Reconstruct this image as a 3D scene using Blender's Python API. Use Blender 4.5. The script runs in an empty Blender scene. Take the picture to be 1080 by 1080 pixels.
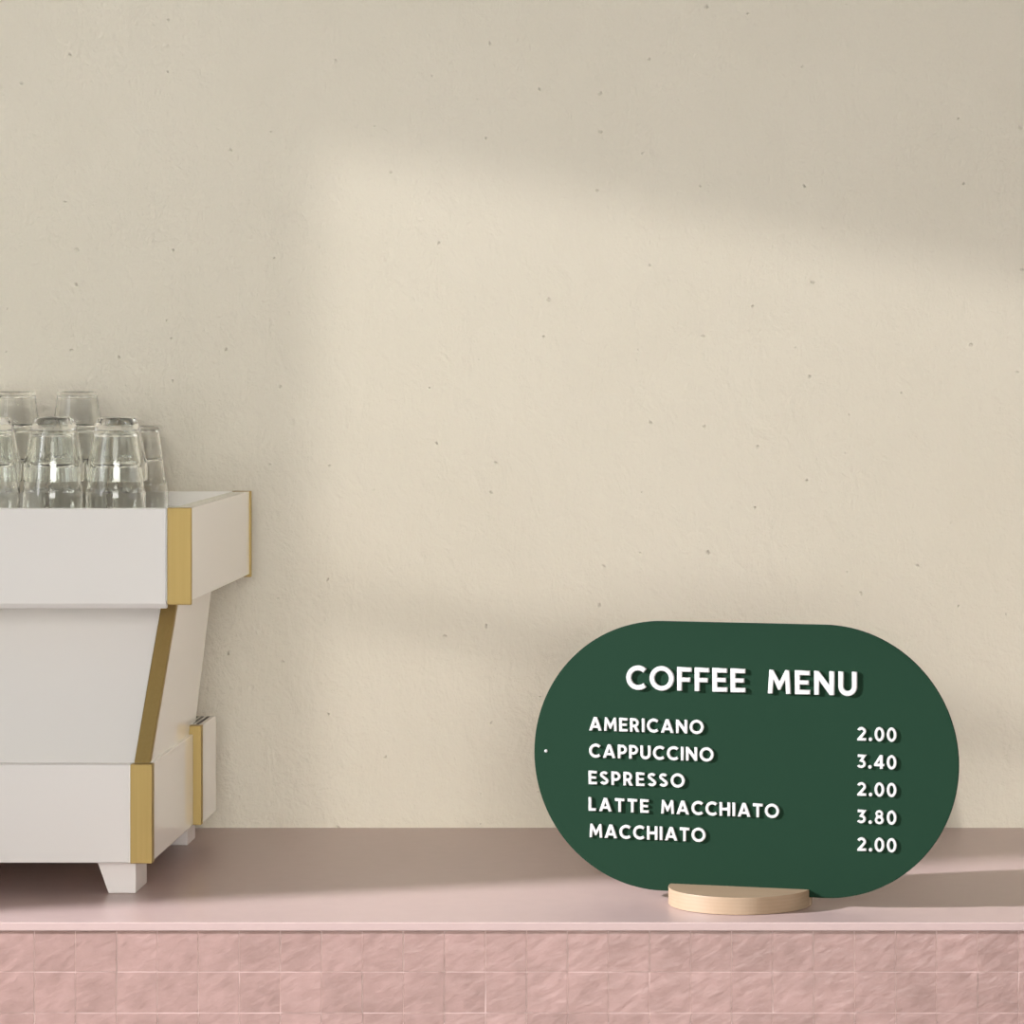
import bpy, bmesh, math, random
from mathutils import Vector, Matrix
random.seed(4)
sc = bpy.context.scene
COL = sc.collection
CT = 0.95                       # counter top height
CAMZ = 1.633

# ------------------------------------------------------------------ camera
cam = bpy.data.cameras.new('camera'); cam_o = bpy.data.objects.new('camera', cam); COL.objects.link(cam_o)
cam_o.location = (0, -4.0, CAMZ); cam_o.rotation_euler = (math.radians(90), 0, 0)
cam.sensor_width = 36; cam.lens = 3472/1080*36
cam.shift_x = -(750-540)/1080; cam.shift_y = -(540-380)/1080
cam.clip_start = 0.05; cam.clip_end = 100
sc.camera = cam_o

# ------------------------------------------------------------------ world, sun, large lights, exposure
w = bpy.data.worlds.new('world'); sc.world = w; w.use_nodes = True
bg = w.node_tree.nodes['Background']; bg.inputs[0].default_value = (0.86, 0.92, 1.0, 1); bg.inputs[1].default_value = 0.5

def aim(o, d): o.rotation_euler = Vector(d).to_track_quat('-Z', 'Y').to_euler()
def light(name, kind, loc, d, energy, color, **kw):
    l = bpy.data.lights.new(name, kind); o = bpy.data.objects.new(name, l); COL.objects.link(o)
    o.location = loc; aim(o, d); l.energy = energy; l.color = color
    for k, v in kw.items(): setattr(l, k, v)
    return o
# sun through an added slanted opening behind the camera: the soft slanted patch on the wall
light('sun', 'SUN', (-1, -12, 6), (0.08, 1, -0.25), 0.68, (1.0, 0.955, 0.90), angle=math.radians(0.9))
# bright light outside the left window: rakes over the counter and the sign
light('window_key_light', 'AREA', (-9.0, -2.63, 4.55), (9.0, 2.76, -3.55), 2800, (0.955, 0.955, 1.03), shape='DISK', size=0.24)
# added fill panel at the front; added strip at left for highlights on glasses
light('front_fill_panel', 'AREA', (0.05, -5.35, 1.95), (-1.15, 6.1, -0.85), 34, (1.0, 0.98, 0.92), shape='RECTANGLE', size=2.3, size_y=2.0, spread=math.radians(78))
light('highlight_strip', 'AREA', (-2.9, -1.45, 2.1), (2.6, 2.0, -0.3), 12, (0.97, 0.985, 1.0), shape='RECTANGLE', size=0.4, size_y=1.6)

vs = sc.view_settings
vs.view_transform = 'Standard'; vs.look = 'None'; vs.gamma = 1; vs.use_curve_mapping = False
vs.exposure = 0.0
sc.cycles.use_denoising = True
sc.cycles.max_bounces = 48; sc.cycles.transmission_bounces = 48; sc.cycles.glossy_bounces = 16; sc.cycles.diffuse_bounces = 8; sc.cycles.transparent_max_bounces = 16
sc.cycles.caustics_refractive = False; sc.cycles.caustics_reflective = False

# ------------------------------------------------------------------ materials
def mat(name, col, rough=0.5, metal=0.0, **kw):
    m = bpy.data.materials.new(name); m.use_nodes = True
    b = m.node_tree.nodes['Principled BSDF']
    b.inputs['Base Color'].default_value = (*col, 1); b.inputs['Roughness'].default_value = rough
    b.inputs['Metallic'].default_value = metal
    for k, v in kw.items(): b.inputs[k].default_value = v
    return m, m.node_tree.nodes, m.node_tree.links, b

def mapping(N, L, scale=(1, 1, 1)):
    tc = N.new('ShaderNodeTexCoord'); mp = N.new('ShaderNodeMapping'); L.new(tc.outputs['Object'], mp.inputs[0])
    mp.inputs['Scale'].default_value = scale
    return mp.outputs[0]

def noise(N, L, vec, scale, detail=4, rough=0.5, dist=0.0):
    n = N.new('ShaderNodeTexNoise'); n.inputs['Scale'].default_value = scale; n.inputs['Detail'].default_value = detail
    n.inputs['Roughness'].default_value = rough; n.inputs['Distortion'].default_value = dist
    L.new(vec, n.inputs['Vector']); return n.outputs['Fac']

def ramp(N, L, fac, stops):
    r = N.new('ShaderNodeValToRGB'); L.new(fac, r.inputs[0])
    e = r.color_ramp.elements
    while len(e) < len(stops): e.new(0.5)
    for i, (p, c) in enumerate(stops):
        e[i].position = p; e[i].color = (*c, 1) if len(c) == 3 else c
    return r.outputs[0]

def math_n(N, L, op, a, b=None):
    n = N.new('ShaderNodeMath'); n.operation = op
    for i, v in enumerate((a, b)):
        if v is None: continue
        if isinstance(v, (int, float)): n.inputs[i].default_value = v
        else: L.new(v, n.inputs[i])
    return n.outputs[0]

def bump(N, L, b, h, strength, dist):
    n = N.new('ShaderNodeBump'); n.inputs['Strength'].default_value = strength; n.inputs['Distance'].default_value = dist
    L.new(h, n.inputs['Height']); L.new(n.outputs[0], b.inputs['Normal'])

# plaster wall: soft trowel unevenness, fine grain, sparse pinholes
M = {}
m, N, L, b = mat('plaster', (0.74, 0.69, 0.57), 0.85); M['plaster'] = m
v = mapping(N, L)
L.new(ramp(N, L, noise(N, L, v, 2.2, 4), [(0.3, (0.735, 0.690, 0.580)), (0.7, (0.765, 0.720, 0.615))]), b.inputs['Base Color'])
big = noise(N, L, mapping(N, L, (1, 1, 0.7)), 22, 5, 0.6, 0.5)
fine = noise(N, L, v, 150, 5, 0.65)
grain = math_n(N, L, 'ADD', math_n(N, L, 'MULTIPLY', big, 1.0), math_n(N, L, 'MULTIPLY', fine, 0.26))
vo = N.new('ShaderNodeTexVoronoi'); vo.inputs['Scale'].default_value = 13; sp = N.new('ShaderNodeSeparateXYZ'); L.new(v, sp.inputs[0]); cb = N.new('ShaderNodeCombineXYZ'); L.new(sp.outputs[0], cb.inputs[0]); L.new(sp.outputs[2], cb.inputs[1])
vo.voronoi_dimensions = '2D'; nz2 = N.new('ShaderNodeTexNoise'); nz2.inputs['Scale'].default_value = 130; L.new(v, nz2.inputs['Vector'])
wob = N.new('ShaderNodeVectorMath'); wob.operation = 'MULTIPLY_ADD'; L.new(nz2.outputs['Color'], wob.inputs[0]); wob.inputs[1].default_value = (.006, .009, 0); L.new(cb.outputs[0], wob.inputs[2])
L.new(wob.outputs[0], vo.inputs['Vector'])
vo.inputs['Randomness'].default_value = 1.0
vs_ = N.new('ShaderNodeSeparateColor'); L.new(vo.outputs['Color'], vs_.inputs[0])
# radius of a pit depends on its cell; many cells have none
rad = math_n(N, L, 'MULTIPLY', math_n(N, L, 'MAXIMUM', math_n(N, L, 'SUBTRACT', vs_.outputs[0], 0.45), 0.0), 0.080)
pit = math_n(N, L, 'LESS_THAN', vo.outputs['Distance'], rad)
pd = math_n(N, L, 'DIVIDE', vo.outputs['Distance'], math_n(N, L, 'MAXIMUM', rad, 0.002))
pitdepth = math_n(N, L, 'MULTIPLY', math_n(N, L, 'MAXIMUM', math_n(N, L, 'SUBTRACT', 1.0, pd), 0.0), 0.48)
h = math_n(N, L, 'SUBTRACT', grain, pitdepth)
bump(N, L, b, h, 1.0, 0.0062)

m, N, L, b = mat('countertop_stone', (0.56, 0.40, 0.375), 0.33); M['counter'] = m
v = mapping(N, L)
L.new(ramp(N, L, noise(N, L, v, 40, 5, 0.6), [(0.3, (0.445, 0.328, 0.305)), (0.7, (0.47, 0.348, 0.325))]), b.inputs['Base Color'])
b.inputs['Specular IOR Level'].default_value = 0.5

m, N, L, b = mat('zellige_tile', (0.6, 0.33, 0.3), 0.35); M['tile'] = m
v = mapping(N, L)
rnd = N.new('ShaderNodeAttribute'); rnd.attribute_name = 'tile_tone'
ns = noise(N, L, v, 30, 5, 0.6)
mixf = math_n(N, L, 'ADD', math_n(N, L, 'MULTIPLY', rnd.outputs['Fac'], 0.35), math_n(N, L, 'SUBTRACT', math_n(N, L, 'MULTIPLY', ns, 1.5), 0.45))
L.new(ramp(N, L, mixf, [(0.1, (0.285, 0.180, 0.156)), (0.9, (0.40, 0.256, 0.228))]), b.inputs['Base Color'])
mpt = N.new('ShaderNodeMapping'); L.new(v, mpt.inputs[0]); mpt.inputs['Rotation'].default_value = (0, math.radians(28), 0)
mpt2 = N.new('ShaderNodeMapping'); L.new(mpt.outputs[0], mpt2.inputs[0]); mpt2.inputs['Scale'].default_value = (1, 1, 1.9)
hh = noise(N, L, mpt2.outputs[0], 42, 3, 0.45, 0.2)
bump(N, L, b, hh, 0.33, 0.0040)

M['grout'] = mat('grout', (0.60, 0.45, 0.42), 0.9)[0]
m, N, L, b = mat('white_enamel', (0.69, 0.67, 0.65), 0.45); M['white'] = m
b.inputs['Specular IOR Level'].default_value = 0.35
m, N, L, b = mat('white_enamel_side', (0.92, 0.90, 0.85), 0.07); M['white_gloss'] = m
m, N, L, b = mat('white_rubber', (0.78, 0.74, 0.72), 0.5); M['foot'] = m
m, N, L, b = mat('brushed_brass', (0.62, 0.44, 0.16), 0.55, 1.0); M['brass'] = m
v = mapping(N, L, (300, 300, 6))
L.new(ramp(N, L, noise(N, L, v, 1.0, 3), [(0.2, (0.375, 0.275, 0.108)), (0.8, (0.415, 0.305, 0.124))]), b.inputs['Base Color'])
M['dark'] = mat('dark_slot', (0.04, 0.035, 0.03), 0.6)[0]
m, N, L, b = mat('green_board', (0.0084, 0.0275, 0.0148), 0.62); M['green'] = m
v = mapping(N, L)
bump(N, L, b, noise(N, L, v, 900, 3), 0.15, 0.0006)
b.inputs['Specular IOR Level'].default_value = 0.06
M['letter'] = mat('white_letter', (0.44, 0.435, 0.42), 0.5)[0]

m, N, L, b = mat('pale_wood', (0.6, 0.42, 0.28), 0.5); M['wood'] = m
wv = N.new('ShaderNodeTexWave'); wv.wave_type = 'BANDS'; wv.bands_direction = 'Z'
wv.inputs['Scale'].default_value = 70; wv.inputs['Distortion'].default_value = 5; wv.inputs['Detail'].default_value = 3
wv.inputs['Detail Scale'].default_value = 1.2
L.new(mapping(N, L, (0.15, 0.5, 1.0)), wv.inputs['Vector'])
gr = noise(N, L, mapping(N, L, (8, 90, 260)), 1.0, 4, 0.6)
f = math_n(N, L, 'ADD', math_n(N, L, 'MULTIPLY', wv.outputs['Fac'], 0.35), math_n(N, L, 'MULTIPLY', gr, 0.65))
L.new(ramp(N, L, f, [(0.15, (0.315, 0.222, 0.138)), (0.85, (0.355, 0.255, 0.165))]), b.inputs['Base Color'])

m, N, L, b = mat('clear_glass', (0.985, 0.995, 0.985), 0.0); M['glass'] = m
b.inputs['Transmission Weight'].default_value = 1.0; b.inputs['IOR'].default_value = 1.40
M['paint'] = mat('room_paint', (0.76, 0.745, 0.71), 0.9)[0]
M['floor'] = mat('floor_concrete', (0.40, 0.385, 0.37), 0.7)[0]
M['frame'] = mat('window_frame_paint', (0.7, 0.68, 0.62), 0.5)[0]

# ------------------------------------------------------------------ mesh helpers
def link(name, bm, m, parent=None, smooth=False, bevel=0, seg=2, recalc=True):
    if recalc: bmesh.ops.recalc_face_normals(bm, faces=bm.faces)
    me = bpy.data.meshes.new(name); bm.to_mesh(me); bm.free()
    o = bpy.data.objects.new(name, me); COL.objects.link(o); me.materials.append(m)
    if parent: o.parent = parent
    if smooth:
        for p in me.polygons: p.use_smooth = True
    if bevel:
        md = o.modifiers.new('bevel', 'BEVEL'); md.width = bevel; md.segments = seg; md.limit_method = 'ANGLE'
        md.angle_limit = math.radians(35)
        if hasattr(md, 'harden_normals'): md.harden_normals = False
    return o

def box(bm, x0, x1, y0, y1, z0, z1):
    vs = [bm.verts.new((x, y, z)) for x in (x0, x1) for y in (y0, y1) for z in (z0, z1)]
    for f in ((0, 1, 3, 2), (4, 6, 7, 5), (0, 4, 5, 1), (2, 3, 7, 6), (0, 2, 6, 4), (1, 5, 7, 3)):
        bm.faces.new([vs[i] for i in f])

def prism_x(bm, prof, x0, x1):
    """profile of (y, z) points extruded along x"""
    a = [bm.verts.new((x0, y, z)) for y, z in prof]; c = [bm.verts.new((x1, y, z)) for y, z in prof]
    n = len(prof)
    bm.faces.new(a); bm.faces.new(c[::-1])
    for i in range(n): bm.faces.new((a[i], a[(i+1) % n], c[(i+1) % n], c[i]))

def prism_z(bm, prof, z0, z1):
    a = [bm.verts.new((x, y, z0)) for x, y in prof]; c = [bm.verts.new((x, y, z1)) for x, y in prof]
    n = len(prof)
    bm.faces.new(a[::-1]); bm.faces.new(c)
    for i in range(n): bm.faces.new((a[i], a[(i+1) % n], c[(i+1) % n], c[i]))

def prism_y(bm, prof, y0, y1):
    a = [bm.verts.new((x, y0, z)) for x, z in prof]; c = [bm.verts.new((x, y1, z)) for x, z in prof]
    n = len(prof)
    bm.faces.new(a); bm.faces.new(c[::-1])
    for i in range(n): bm.faces.new((a[i], a[(i+1) % n], c[(i+1) % n], c[i]))

def empty(name, loc, label, cat, group=None):
    o = bpy.data.objects.new(name, None); COL.objects.link(o); o.location = loc; o.empty_display_size = 0.05
    o['label'] = label; o['category'] = cat
    if group: o['group'] = group
    return o

# ------------------------------------------------------------------ the room
WY = 0.811
def struct(name, bm, m, bevel=0):
    o = link(name, bm, m, bevel=bevel); o['kind'] = 'structure'; return o
RX0, RX1, FY, CZ = -3.0, 3.0, -5.5, 3.9
bm = bmesh.new(); box(bm, RX0-.15, RX1+.15, WY, WY+.15, 0, CZ); struct('wall_back', bm, M['plaster'])
bm = bmesh.new(); box(bm, RX0-.15, RX1+.15, FY-.15, WY+.15, -.1, 0); struct('floor', bm, M['floor'])
bm = bmesh.new(); box(bm, RX0-.15, RX1+.15, FY-.15, WY+.15, CZ, CZ+.1); struct('ceiling', bm, M['paint'])
bm = bmesh.new(); box(bm, RX1, RX1+.15, FY, WY, 0, CZ); struct('wall_right', bm, M['paint'])
# left wall with one window: opening y -2.3..-0.558, z 1.1..3.2
wy0, wy1, wz0, wz1 = -2.3, -0.625, 1.1, 3.2
bm = bmesh.new()
box(bm, RX0-.15, RX0, FY, wy0, 0, CZ); box(bm, RX0-.15, RX0, wy1, WY, 0, CZ)
box(bm, RX0-.15, RX0, wy0, wy1, 0, wz0); box(bm, RX0-.15, RX0, wy0, wy1, wz1, CZ)
struct('wall_left', bm, M['paint'])
bm = bmesh.new()
box(bm, RX0-.12, RX0-.08, wy0, wy0+.05, wz0, wz1)
box(bm, RX0-.12, RX0-.08, wy0, wy1, wz0, wz0+.05); box(bm, RX0-.12, RX0-.08, wy0, wy1, wz1-.05, wz1)
struct('window_1', bm, M['frame'])
# front wall (behind the camera) with an unseen opening slanted to shape the sun patch
def zt(x): return 3.544 - 0.192*(x+1.06)
def ztr(x): return 2.863 - 0.2*(x+1.065)
ox0, ox1, oz0 = -1.087, 2.7, 0.6
bm = bmesh.new()
box(bm, RX0-.15, ox0, FY-.1, FY, 0, CZ); box(bm, ox1, RX1+.15, FY-.1, FY, 0, CZ)
box(bm, ox0, ox1, FY-.1, FY, 0, oz0); box(bm, ox0, ox1, FY-.1, FY, 2.10, 2.37)  # added crossband keeps the sun off the tiles and counter edge
prism_y(bm, [(ox0, zt(ox0)), (ox1, zt(ox1)), (ox1, CZ), (ox0, CZ)], FY-.1, FY)
struct('wall_front', bm, M['paint'])
bm = bmesh.new()
hb = 0.020  # unseen slanted bar, added to cast the shadow band on the back wall
prism_y(bm, [(ox0, ztr(ox0)-hb), (ox1, ztr(ox1)-hb), (ox1, ztr(ox1)+hb), (ox0, ztr(ox0)+hb)], FY-.03, FY)
struct('shadow_bar', bm, M['frame'])

# ------------------------------------------------------------------ counter
counter = empty('bar_counter', (0, 0.4, 0), 'long bar counter with pink stone top and pink square handmade tiles on its front', 'counter')
def local(o, root): o.matrix_parent_inverse = root.matrix_basis.inverted() if False else Matrix.Translation(-root.location)
bm = bmesh.new(); box(bm, RX0+.03, RX1-.03, 0, WY, CT-.0104, CT)
o = link('countertop', bm, M['counter'], counter, bevel=0.0012, seg=3); local(o, counter)
bm = bmesh.new(); box(bm, RX0+.03, RX1-.03, 0.010, WY-.03, 0, CT-.0104)
o = link('counter_body', bm, M['grout'], counter); local(o, counter)
# tiled front: every tile a slightly uneven pillow, one mesh
pitch = 0.04988; gap = 0.0012
bm = bmesh.new(); tone = bm.faces.layers.float.new('tile_tone') if False else None
tl = bm.verts.layers.float.new('tile_tone')
x00 = -0.8232 - pitch*42
ztop = CT-.0104-.0006
nx, nz = 116, 18
G = 5
for i in range(nx):
    for j in range(nz):
        xa, xb = x00+i*pitch+gap/2, x00+(i+1)*pitch-gap/2
        zb, za = ztop-j*pitch-gap*(0.2 if j == 0 else .5), ztop-(j+1)*pitch+gap/2
        y = 0.0035 + random.uniform(-.0002, .0002); tx = random.uniform(-.0003, .0003); tz = random.uniform(-.0003, .0003)
        t = random.random(); grid = []
        ja = random.uniform(-.0003, .0003)
        for a in range(G+1):
            row = []
            for c in range(G+1):
                u, w_ = a/G, c/G
                edge = a in (0, G) or c in (0, G)
                yy = y + tx*(u-.5) + tz*(w_-.5) + (0.00012 if edge else random.uniform(-.00006, .00006))
                jj = random.uniform(-.0002, .0002) if edge else 0
                p = bm.verts.new((xa+(xb-xa)*u+jj+ja, yy, za+(zb-za)*w_+jj)); p[tl] = t; row.append(p)
            grid.append(row)
        for a in range(G):
            for c in range(G):
                bm.faces.new((grid[a][c], grid[a+1][c], grid[a+1][c+1], grid[a][c+1])).smooth = True
        # rim back to the body
        ring = [grid[a][0] for a in range(G+1)] + [grid[G][c] for c in range(1, G+1)] + [grid[a][G] for a in range(G-1, -1, -1)] + [grid[0][c] for c in range(G-1, 0, -1)]
        back = []
        ring = [bm.verts.new(p.co) for p in ring]
        for p in ring: p[tl] = t
        for p in ring:
            q = bm.verts.new((p.co.x, 0.0102, p.co.z)); q[tl] = t; back.append(q)
        for k in range(len(ring)):
            k2 = (k+1) % len(ring)
            bm.faces.new((ring[k2], ring[k], back[k], back[k2]))
o = link('tiled_front', bm, M['tile'], counter, recalc=False); local(o, counter)
me = o.data
# grout bed between the tiles
bm = bmesh.new(); box(bm, x00-.05, x00+nx*pitch+.05, 0.0042, 0.0101, CT-.0105-nz*pitch, CT-.0104)
o = link('grout', bm, M['grout'], counter); local(o, counter)

# ------------------------------------------------------------------ espresso machine
def zr(r): return CAMZ + r
XL = -1.62
mach = empty('espresso_machine', (-1.15, 0.45, CT), 'white espresso machine with brass trim and slanted middle, at left on the counter', 'espresso machine')
def part(name, bm, m, lean=False, **kw):
    if lean:
        for v_ in bm.verts: v_.co.x += .0150*(v_.co.z-zlt)/(zub-zlt)
    o = link(name, bm, m, mach, **kw); local(o, mach); return o
zlb, zlt = CT+.0434, zr(-.5147)
zub, zut = zr(-.3111), zr(-.1887)
# lower box
bm = bmesh.new(); box(bm, XL, -.7128, .190, .530, zlb, zlt); part('lower_body', bm, M['white_gloss'], bevel=.0012)
bm = bmesh.new(); box(bm, XL, -.7405, .1895, .206, zlb-.0002, zlt+.0002)
part('front_panel', bm, M['white'], bevel=.0015, seg=3)
bm = bmesh.new(); box(bm, -.7390, -.7112, .1875, .205, zlb-.0008, zlt+.0006); part('brass_corner', bm, M['brass'], bevel=.0008)
# slanted middle
ysl = lambda z: .206 + (.336-.206)*((z-zlt)/(zub-zlt))
ysr = lambda z: .575 + (.645-.575)*((z-zlt)/(zub-zlt))
bm = bmesh.new()
prism_x(bm, [(ysl(zlt)+.002, zlt-.01), (ysr(zlt), zlt-.01), (ysr(zub), zub+.004), (ysl(zub)+.002, zub+.004)], XL+.01, -.7185)
part('slanted_body', bm, M['white_gloss'], lean=True)
bm = bmesh.new()
prism_x(bm, [(ysl(zlt), zlt-.008), (ysl(zlt)+.012, zlt-.008), (ysl(zub)+.012, zub+.003), (ysl(zub), zub+.003)], XL+.01, -.7378)
part('slanted_panel', bm, M['white'], lean=True)
bm = bmesh.new()
prism_x(bm, [(ysl(zlt)-.0015, zlt+.0006), (ysl(zlt)+.014, zlt+.0006), (ysl(zub)+.014, zub+.002), (ysl(zub)-.0015, zub+.002)], -.7370, -.7172)
part('brass_leg_trim', bm, M['brass'], lean=True, bevel=.0008)
# upper box: hollow tray on top
xr = -.6640; ri = -.689; yf, yb = .200, .7400
zt_ = zut-.0205
def ring_box(bm, x0, x1, y0, y1, z0, z1, ix0, ix1, iy0, iy1, iz):
    o_ = [(x0, y0), (x1, y0), (x1, y1), (x0, y1)]; i_ = [(ix0, iy0), (ix1, iy0), (ix1, iy1), (ix0, iy1)]
    V = lambda L_, z: [bm.verts.new((x, y, z)) for x, y in L_]
    ob, ot, it, ib = V(o_, z0), V(o_, z1), V(i_, z1), V(i_, iz)
    bm.faces.new(ob[::-1]); bm.faces.new(ib)
    for k in range(4):
        n = (k+1) % 4
        bm.faces.new((ob[k], ob[n], ot[n], ot[k])); bm.faces.new((ot[k], ot[n], it[n], it[k])); bm.faces.new((it[k], it[n], ib[n], ib[k]))
bm = bmesh.new(); ring_box(bm, XL-.04, xr-.0008, yf+.002, yb, zub+.003, zut, XL-.01, ri, yf+.006, yb-.004, zt_)
part('upper_body', bm, M['white_gloss'], bevel=.001)
# front fascia with a chamfered lower lip
bm = bmesh.new()
prism_x(bm, [(yf, zut-.0003), (yf, zub+.0005), (yf+.006, zub-.006), (yf+.014, zub-.006), (yf+.014, zut-.0003)], XL-.04, -.6955)
part('upper_front_panel', bm, M['white'], bevel=.0012, seg=3)
bm = bmesh.new(); box(bm, -.6940, -.6628, .1985, .2045, zub-.001, zut+.0006); part('brass_corner', bm, M['brass'], bevel=.0012)
bm = bmesh.new(); box(bm, -.690, -.6620, .7385, .7450, zub-.001, zut+.0006); part('brass_corner', bm, M['brass'], bevel=.0008)
# rear band and drip tray
bm = bmesh.new()
zb_ = zr(-.503)
prof_o = [(-.7015, zlb), (-.7015, zb_), (-.73, zb_), (-.73, zlt-.004), (-.7135, zlt-.004), (-.7135, zlb)]
prism_y(bm, prof_o, .530, .545); part('brass_band', bm, M['brass'], bevel=.0006)
bm = bmesh.new(); box(bm, XL, -.7022, .545, .669, zlb, zb_-.001); part('drip_tray', bm, M['white_gloss'], bevel=.0015)
bm = bmesh.new()
for k in range(24):
    x = -.7130-.0075*k
    vs4 = [(x, .560), (x+.0035, .560), (x+.0035, .655), (x, .655)]
    prism_z(bm, vs4, zb_-.0015, zb_-.0004)
part('drain_slots', bm, M['dark'])
# feet
for (y0, ydep) in ((.218, .082), (.633, .070)):
    for sgn, xo in ((1, -.737), (-1, XL+.05)):
        bm = bmesh.new()
        if sgn > 0:
            xt0, xb0, x1t = xo-.0515, xo-.0355, xo
            pr_b = [(xb0, y0), (x1t, y0), (x1t, y0+ydep), (xb0, y0+ydep)]; pr_t = [(xt0, y0), (x1t, y0), (x1t, y0+ydep), (xt0, y0+ydep)]
        else:
            pr_b = [(xo, y0), (xo+.0355, y0), (xo+.0355, y0+ydep), (xo, y0+ydep)]; pr_t = [(xo, y0), (xo+.0515, y0), (xo+.0515, y0+ydep), (xo, y0+ydep)]
        a = [bm.verts.new((x, y, CT+.0002)) for x, y in pr_b]; c = [bm.verts.new((x, y, zlb+.002 if y0 < .5 else zlb+.001)) for x, y in pr_t]
        bm.faces.new(a[::-1]); bm.faces.new(c)
        for k in range(4): bm.faces.new((a[k], a[(k+1) % 4], c[(k+1) % 4], c[k]))
        part('foot', bm, M['foot'], bevel=.0012)

# ------------------------------------------------------------------ glasses (upside down, z measured up from the rim)
def glass_mesh(name, H, outer, inner, zk, facets=10, seg=108):
    """outer / inner: lists of (z, r) from the rim up to the base; facets fade out in arches at zk"""
    def interp(P, z):
        for (z0, r0), (z1, r1) in zip(P, P[1:]):
            if z <= z1: return r0+(r1-r0)*((z-z0)/(z1-z0) if z1 > z0 else 0)
        return P[-1][1]
    bm = bmesh.new()
    def ring(fr, z): return [bm.verts.new((fr(a)*math.cos(a), fr(a)*math.sin(a), z)) for a in [2*math.pi*k/seg for k in range(seg)]]
    zs = [0.0, .0012, .004, zk*.25, zk*.4, zk*.5, zk*.6, zk*.7, zk*.8, zk*.92, zk*.98, zk*1.02, zk*1.08, zk*1.16, zk*1.26, zk*1.4, zk*1.6]
    z = zk*1.85
    while z < H-.012: zs.append(z); z += .006
    zs += [H-.008, H-.004, H-.0015, H]
    rings = []
    for z in zs:
        base = interp(outer, z)
        if z < .001: base -= .0006
        if z > H-.002: base -= .0022*(z-(H-.002))/.002*1.0
        def fr(a, base=base, z=z):
            u = (a*facets/(2*math.pi)) % 1.0 - .5           # -.5 .. .5 within a facet
            th = u*2*math.pi/facets
            flat = math.cos(math.pi/facets)/math.cos(th)   # polygon
            arch = zk*(1.0+.75*abs(u*2)**2.2)               # the arch: facet ends lower in its middle
            t = min(max((z-arch)/(zk*.10), 0), 1)
            r = base*(1-t) + base*(1-(1-flat)*.42)*t
            return r
        rings.append(ring(fr, z))
    for A, B in zip(rings, rings[1:]):
        for k in range(seg):
            bm.faces.new((A[k], A[(k+1) % seg], B[(k+1) % seg], B[k])).smooth = True
    # base: slight dimple
    c = ring(lambda a: outer[-1][1]*.80, H); d = ring(lambda a: outer[-1][1]*.55, H-.0015)
    for A, B in ((rings[-1], c), (c, d)):
        for k in range(seg): bm.faces.new((A[k], A[(k+1) % seg], B[(k+1) % seg], B[k])).smooth = True
    bm.faces.new(d)
    dense = [inner[0]]
    for (z0, r0), (z1, r1) in zip(inner, inner[1:]):
        n = max(1, int(math.hypot(z1-z0, r1-r0)/.003))
        dense += [(z0+(z1-z0)*k/n, r0+(r1-r0)*k/n) for k in range(1, n+1)]
    irings = [ring(lambda a, r=r: r, z) for z, r in dense]
    for A, B in zip(irings, irings[1:]):
        for k in range(seg): bm.faces.new((A[(k+1) % seg], A[k], B[k], B[(k+1) % seg])).smooth = True
    A = rings[0]; B = irings[0]
    for k in range(seg): bm.faces.new((A[(k+1) % seg], A[k], B[k], B[(k+1) % seg])).smooth = True
    bm.faces.new(irings[-1][::-1])
    bmesh.ops.recalc_face_normals(bm, faces=bm.faces)
    me = bpy.data.meshes.new(name); bm.to_mesh(me); bm.free(); me.materials.append(M['glass'])
    me.set_sharp_from_angle(angle=math.radians(28))
    return me
HT = .1165
outT = [(0, .0398), (.0329, .0398), (.0345, .0392), (HT, .0275)]
# thin walls; the tall glass carries a small inner ledge on which a glass beneath can bear
tw = .0015
inT = [(0, .0398-tw), (.0329, .0397-tw), (HT-.0500, .0340-tw), (HT-.0484, .0300), (HT-.0478, .0300), (HT-.0460, .0335-tw), (HT-.0095, .0286-tw), (HT-.0072, .0245), (HT-.0066, .018)]
HS = .086
outS = [(0, .0406), (.0245, .0402), (.026, .0396), (HS-.016, .0305), (HS, .0243)]
inS = [(0, .0406-tw), (.0245, .0402-tw), (HS-.0185, .0312-tw), (HS-.0170, .0285), (HS-.0166, .0230)]
meT = glass_mesh('tall_glass', HT, outT, inT, .0329)
meS = glass_mesh('short_glass', HS, outS, inS, .0255)
ztray = zt_+.0003
GL = [ # x, y, z above tray, mesh, name, label
 (-.8800, .400, 0, meT, 'large upturned glass, lower of the two in the middle stack of the front row'),
 (-.8787, .402, HT+.0003-(HS-.0166), meS, 'smaller upturned glass, upper of the two in the middle stack of the front row'),
 (-.7957, .400, 0, meT, 'large upturned glass, lower of the two in the front row stack nearest the brass corner'),
 (-.7945, .402, HT+.0003-(HS-.0166), meS, 'smaller upturned glass, upper of the two in the front stack nearest the brass corner'),
 (-.9640, .400, 0, meT, 'large upturned glass, lower of the front row stack at the left edge'),
 (-.9627, .402, HT+.0003-(HS-.0166), meS, 'smaller upturned glass, upper of the front row stack at the left edge'),
 (-.8963, .655, 0, meT, 'large drinking glass, upside down, under the tallest glass of the back row'),
 (-.8963, .655, .0484, meT, 'tallest standing drinking glass wholly in view, upside down on the back row stack'),
 (-.8085, .655, 0, meT, 'single unstacked drinking glass, upside down, rightmost of the back row'),
 (-.9840, .655, 0, meT, 'large drinking glass, upside down, lower of the back stack at the left edge'),
 (-.9840, .655, .0484, meT, 'upper drinking glass of the back stack at the left edge, upside down'),
]
for i, (x, y, z, me, lab) in enumerate(GL):
    o = bpy.data.objects.new('drinking_glass', me); COL.objects.link(o)
    o.location = (x, y, ztray+z); o.rotation_euler = (0, 0, math.radians(-90+20+(i*13) % 40))
    o['label'] = lab; o['category'] = 'glass'; o['group'] = 'upturned glasses on top of the espresso machine'

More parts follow.
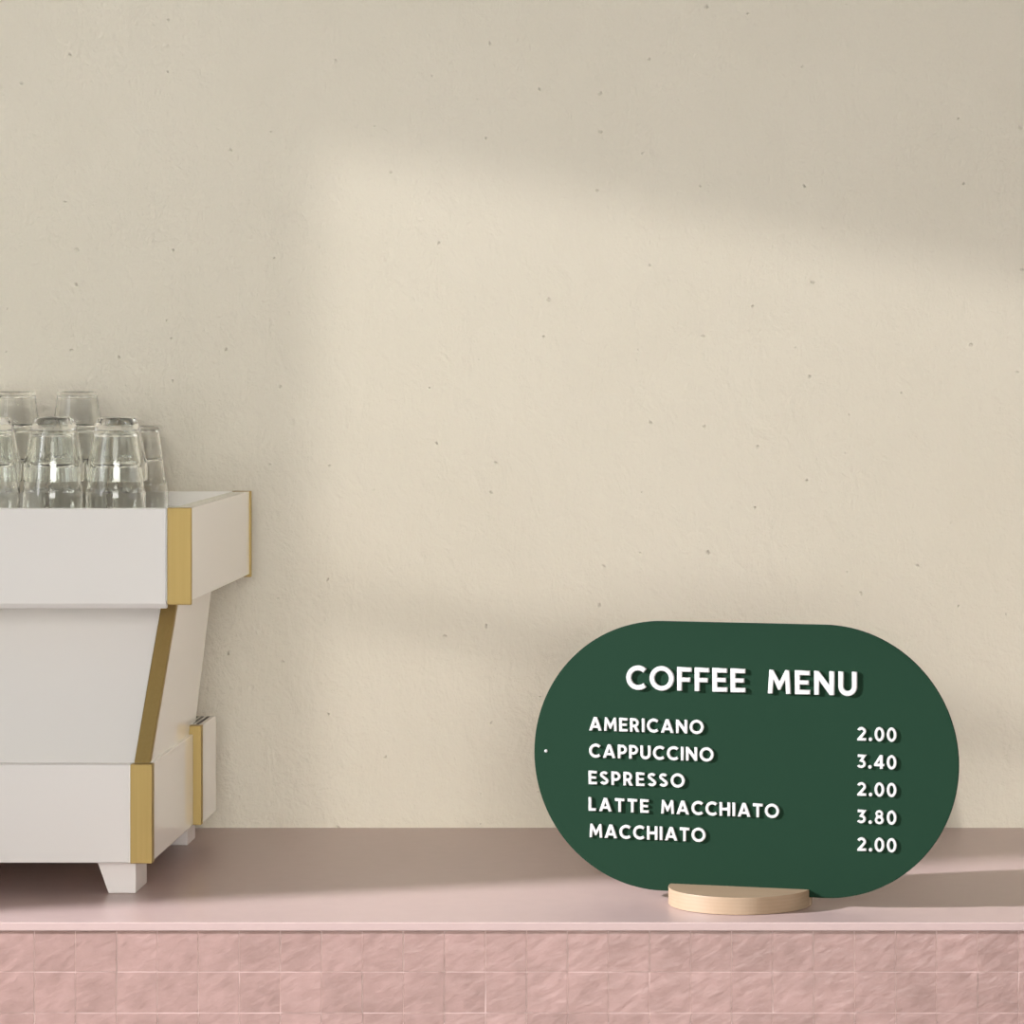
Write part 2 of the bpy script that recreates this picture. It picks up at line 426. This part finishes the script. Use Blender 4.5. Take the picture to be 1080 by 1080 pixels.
# ------------------------------------------------------------------ menu sign
TH = math.atan(.28)
sign = empty('menu_sign', (.1223, .113, CT), 'green rounded coffee menu board with raised white letters in a pale wooden base', 'menu sign')
sign.rotation_euler = (0, 0, -TH)
# local frame: x along the board (s), y into the board (back), z up from the counter
sc_x = -.0859; R = .1705; hs = .1055; zc = .012+R; tb = .0045
bm = bmesh.new(); prof = []
for k in range(65):
    a = -math.pi/2+math.pi*k/64; prof.append((sc_x+hs+R*math.cos(a), zc+R*math.sin(a)))
for k in range(65):
    a = math.pi/2+math.pi*k/64; prof.append((sc_x-hs+R*math.cos(a), zc+R*math.sin(a)))
prism_y(bm, prof, 0, tb)
link('panel', bm, M['green'], sign, bevel=.0005)
# round wooden base with a slot across it
hB = .0218; rB = .0905; yc = .0040; cx = -.0900
bm = bmesh.new()
a0 = math.asin(yc/rB)
def arc(a, b, n=56): return [(cx+rB*math.cos(a+(b-a)*k/n), yc+rB*math.sin(a+(b-a)*k/n)) for k in range(n+1)]
ang = lambda y: math.asin((y-yc)/rB)
yS0, yS1 = -.0003, tb+.0003
prism_z(bm, arc(-math.pi-ang(yS0), ang(yS0)), .0003, hB)                  # front half
prism_z(bm, arc(ang(yS1), math.pi-ang(yS1)), .0003, hB)                   # back half
# web under the slot
xw = math.sqrt(rB**2-yc**2)-.0005
box(bm, cx-xw, cx+xw, yS0-.002, yS1+.002, .0003, .0118)
link('base', bm, M['wood'], sign, bevel=.0006)
# little white peg at the left end
bm = bmesh.new(); bmesh.ops.create_uvsphere(bm, u_segments=20, v_segments=12, radius=.0021)
for v_ in bm.verts: v_.co = Vector((v_.co.x-.3459, v_.co.y*.6-.0004, v_.co.z+.1839))
link('peg', bm, M['letter'], sign, smooth=True)

# lettering -------------------------------------------------------------
W = .218
def offs(path, w_=W):
    """stroke outline of an open centre line, butt ends"""
    n = len(path); Lf, Rt = [], []
    for i, p in enumerate(path):
        p = Vector(p)
        if i == 0: d0 = d1 = (Vector(path[1])-p).normalized()
        elif i == n-1: d0 = d1 = (p-Vector(path[-2])).normalized()
        else: d0 = (p-Vector(path[i-1])).normalized(); d1 = (Vector(path[i+1])-p).normalized()
        n0 = Vector((-d0.y, d0.x)); n1 = Vector((-d1.y, d1.x)); m_ = (n0+n1).normalized()
        k = w_/2/max(m_.dot(n0), .35)
        Lf.append(p+m_*k); Rt.append(p-m_*k)
    return [tuple(q) for q in Lf]+[tuple(q) for q in Rt[::-1]]
def el(cx_, cy, rx, ry, a0=0, a1=360, n=40):
    return [(cx_+rx*math.cos(math.radians(a0+(a1-a0)*k/n)), cy+ry*math.sin(math.radians(a0+(a1-a0)*k/n))) for k in range(n+1)]
def ell(cx_, cy, rx, ry, n=48): return el(cx_, cy, rx, ry, 0, 360, n)[:-1]
def bowl(x0, yb_, yt, x1, w_=W):
    """outer of a P bowl at right of stem and its counter"""
    r = (yt-yb_)/2; cy = (yt+yb_)/2
    outer = el(x1-r, cy, r, r, 90, -90, 24)
    inner = el(x1-r, cy, r-w_*.92, r-w_*.92, 90, -90, 20)
    return outer, [(x0, yt-w_*.92)]+inner+[(x0, yb_+w_*.92)]
def G_(c):
    w2 = W/2
    if c == 'I': return W, [[(0, 0), (W, 0), (W, 1), (0, 1)]]
    if c == 'L': return .58, [[(0, 0), (.58, 0), (.58, .21), (W, .21), (W, 1), (0, 1)]]
    if c == 'T': return .74, [[(.37-w2, 0), (.37+w2, 0), (.37+w2, .79), (.74, .79), (.74, 1), (0, 1), (0, .79), (.37-w2, .79)]]
    if c == 'E': return .66, [[(0, 0), (.66, 0), (.66, .2), (W, .2), (W, .405), (.60, .405), (.60, .6), (W, .6), (W, .8), (.65, .8), (.65, 1), (0, 1)]]
    if c == 'F': return .64, [[(0, 0), (W, 0), (W, .375), (.58, .375), (.58, .575), (W, .575), (W, .8), (.64, .8), (.64, 1), (0, 1)]]
    if c == 'H': return .82, [[(0, 0), (W, 0), (W, .4), (.82-W, .4), (.82-W, 0), (.82, 0), (.82, 1), (.82-W, 1), (.82-W, .6), (W, .6), (W, 1), (0, 1)]]
    if c == 'N': return .87, [[(0, 0), (W, 0), (W, .60), (.87-W*.93, 0), (.87, 0), (.87, 1), (.87-W, 1), (.87-W, .40), (W*.93, 1), (0, 1)]]
    if c == 'M':
        wd = 1.0
        return wd, [[(0, 0), (W*.97, 0), (W*.97+.035, .60), (.5-.055, .16), (.5+.055, .16), (wd-W*.97-.035, .60), (wd-W*.97, 0), (wd, 0), (wd-.07, 1), (wd-.07-.17, 1), (.5, .50), (.24, 1), (.07, 1)]]
    if c == 'A':
        wd = .99; a = .125
        return wd, [[(0, 0), (.245, 0), (.315, .19), (wd-.315, .19), (wd-.245, 0), (wd, 0), (wd/2+a, 1), (wd/2-a, 1)], [(.385, .37), (wd-.385, .37), (wd/2, .70)]]
    if c == 'O': return 1.08, [ell(.54, .5, .54, .525), ell(.54, .5, .54-W, .525-W*.95)]
    if c == '0': return .72, [ell(.36, .5, .36, .52), ell(.36, .5, .36-W*.93, .52-W*.9)]
    if c == 'C': return .90, [offs(el(.535, .5, .535-w2, .525-w2, 47, 313, 40))]
    if c == 'U':
        wd = .80; r = wd/2-w2
        return wd, [offs([(w2, 1), (w2, .7)]+el(wd/2, r+w2-.02, r, r, 180, 360, 24)+[(wd-w2, .7), (wd-w2, 1)])]
    if c == 'P':
        o_, i_ = bowl(W, .30, 1, .70)
        return .70, [[(0, 0), (W, 0), (W, .30)]+o_[::-1]+[(0, 1)], i_]
    if c == 'R':
        o_, i_ = bowl(W, .33, 1, .68)
        oo = o_[::-1]                               # from bottom (x, .33) up around to the top
        oo = [p for p in oo if not (p[1] < .40)]
        return .75, [[(0, 0), (W, 0), (W, .33), (.30, .33), (.48, 0), (.75, 0), (.535, .375)]+oo+[(0, 1)], i_]
    if c == 'S':
        r1, r2 = .235-w2*.35, .265-w2*.35
        top = el(.335, .735, .225, .155, 25, 180, 14) + el(.335, .735, .225, .16, 180, 245, 6)[1:]
        bot = el(.335, .275, .235, .170, 65, 0, 6) + el(.335, .275, .235, .170, 0, -158, 16)[1:]
        return .66, [offs([(p[0], p[1]) for p in top+bot], W*.93)]
    if c == '2':
        top = el(.335, .675, .235, .215, 160, -25, 20)
        return .70, [offs(top, W*.92)[:len(top)] + [(.355, .205), (.68, .205), (.68, 0), (.02, 0), (.02, .13)] + offs(top, W*.92)[len(top)+0:]]
    if c == '3':
        arc_ = el(.30, .325, .25, .22, 95, -155, 26)
        return .66, [offs([(.05, .895), (.535, .895), (.30, .555)]+el(.30, .325, .255, .222, 62, -150, 24), W*.86)]
    if c == '4': return .76, [[(.42, 0), (.65, 0), (.65, .19), (.76, .19), (.76, .37), (.65, .37), (.65, 1), (.43, 1), (0, .33), (0, .19), (.42, .19)], [(.24, .37), (.42, .37), (.42, .66)]]
    if c == '8':
        up = el(.35, .745, .285, .262, -38, 218, 30); lo = el(.35, .28, .335, .29, 142, 398, 34)
        return .70, [up+lo, ell(.35, .735, .115, .095, 28), ell(.35, .285, .14, .125, 28)]
    if c == '.': return .24, [ell(.12, .115, .135, .135, 24)]
def area(P): return sum(P[i][0]*P[(i+1) % len(P)][1]-P[(i+1) % len(P)][0]*P[i][1] for i in range(len(P)))/2
cache = {}
def glyph_mesh(c, cap, t):
    key = (c, cap)
    if key in cache: return cache[key]
    wd, loops = G_(c)
    cu = bpy.data.curves.new('glyph', 'CURVE'); cu.dimensions = '2D'; cu.fill_mode = 'BOTH'
    for i, P in enumerate(loops):
        ar = area(P)
        if (i == 0) == (ar > 0): P = P[::-1]        # outer clockwise, holes counter-clockwise
        sp = cu.splines.new('POLY'); sp.points.add(len(P)-1); sp.use_cyclic_u = True
        for q, p in zip(sp.points, P): q.co = (p[0]*cap, p[1]*cap, 0, 1)
    bv = cap*.035
    cu.extrude = t/2-bv; cu.bevel_depth = bv; cu.bevel_resolution = 2; cu.offset = -bv
    o = bpy.data.objects.new('glyph', cu); COL.objects.link(o)
    bpy.context.view_layer.update()
    dg = bpy.context.evaluated_depsgraph_get()
    me = bpy.data.meshes.new_from_object(o.evaluated_get(dg))
    bpy.data.objects.remove(o)
    # curve lies in xy, extruded in z: stand it up, front at y = -t, back at y = 0
    for v_ in me.vertices: v_.co = (v_.co.x, -v_.co.z-t/2, v_.co.y)
    bmx = bmesh.new(); bmx.from_mesh(me); bmesh.ops.remove_doubles(bmx, verts=bmx.verts, dist=1e-6)
    bmesh.ops.recalc_face_normals(bmx, faces=bmx.faces); bmx.to_mesh(me); bmx.free()
    me.materials.clear(); me.materials.append(M['letter'])
    cache[key] = (wd*cap, me)
    return cache[key]
def line(txt, s0, s1, z, cap, t, space=.5, kind='letter'):
    ws = [0 if c == ' ' else glyph_mesh(c, cap, t)[0] for c in txt]
    nsp = txt.count(' ')
    tot = sum(ws)+nsp*space*cap
    gaps = len(txt)-1-2*nsp*0
    g = ((s1-s0)-tot)/gaps
    x = s0
    for c, wd in zip(txt, ws):
        if c == ' ': x += space*cap+g; continue
        o = bpy.data.objects.new('full_stop' if c == '.' else kind, glyph_mesh(c, cap, t)[1]); COL.objects.link(o)
        o.parent = sign; o.location = (x, -.0001, z)
        x += wd+g
hc, sc_ = .0298, .0172
line('COFFEE', -.2376, -.081, .2660, hc, .0048)
line('MENU', -.0522, .0625, .2657, hc, .0048)
for txt, s0, s1, z in (('AMERICANO', -.2874, -.1357, .2122), ('CAPPUCCINO', -.2874, -.1227, .1780), ('ESPRESSO', -.2881, -.1606, .1438),
                       ('LATTE', -.2881, -.2080, .1100), ('MACCHIATO', -.1918, -.0376, .1100), ('MACCHIATO', -.2868, -.1332, .0763)):
    line(txt, s0, s1, z, sc_, .0036)
for i, txt in enumerate(('2.00', '3.40', '2.00', '3.80', '2.00')):
    line(txt, .0623, .1125, .2102-.0343*i, sc_, .0036, kind='digit')
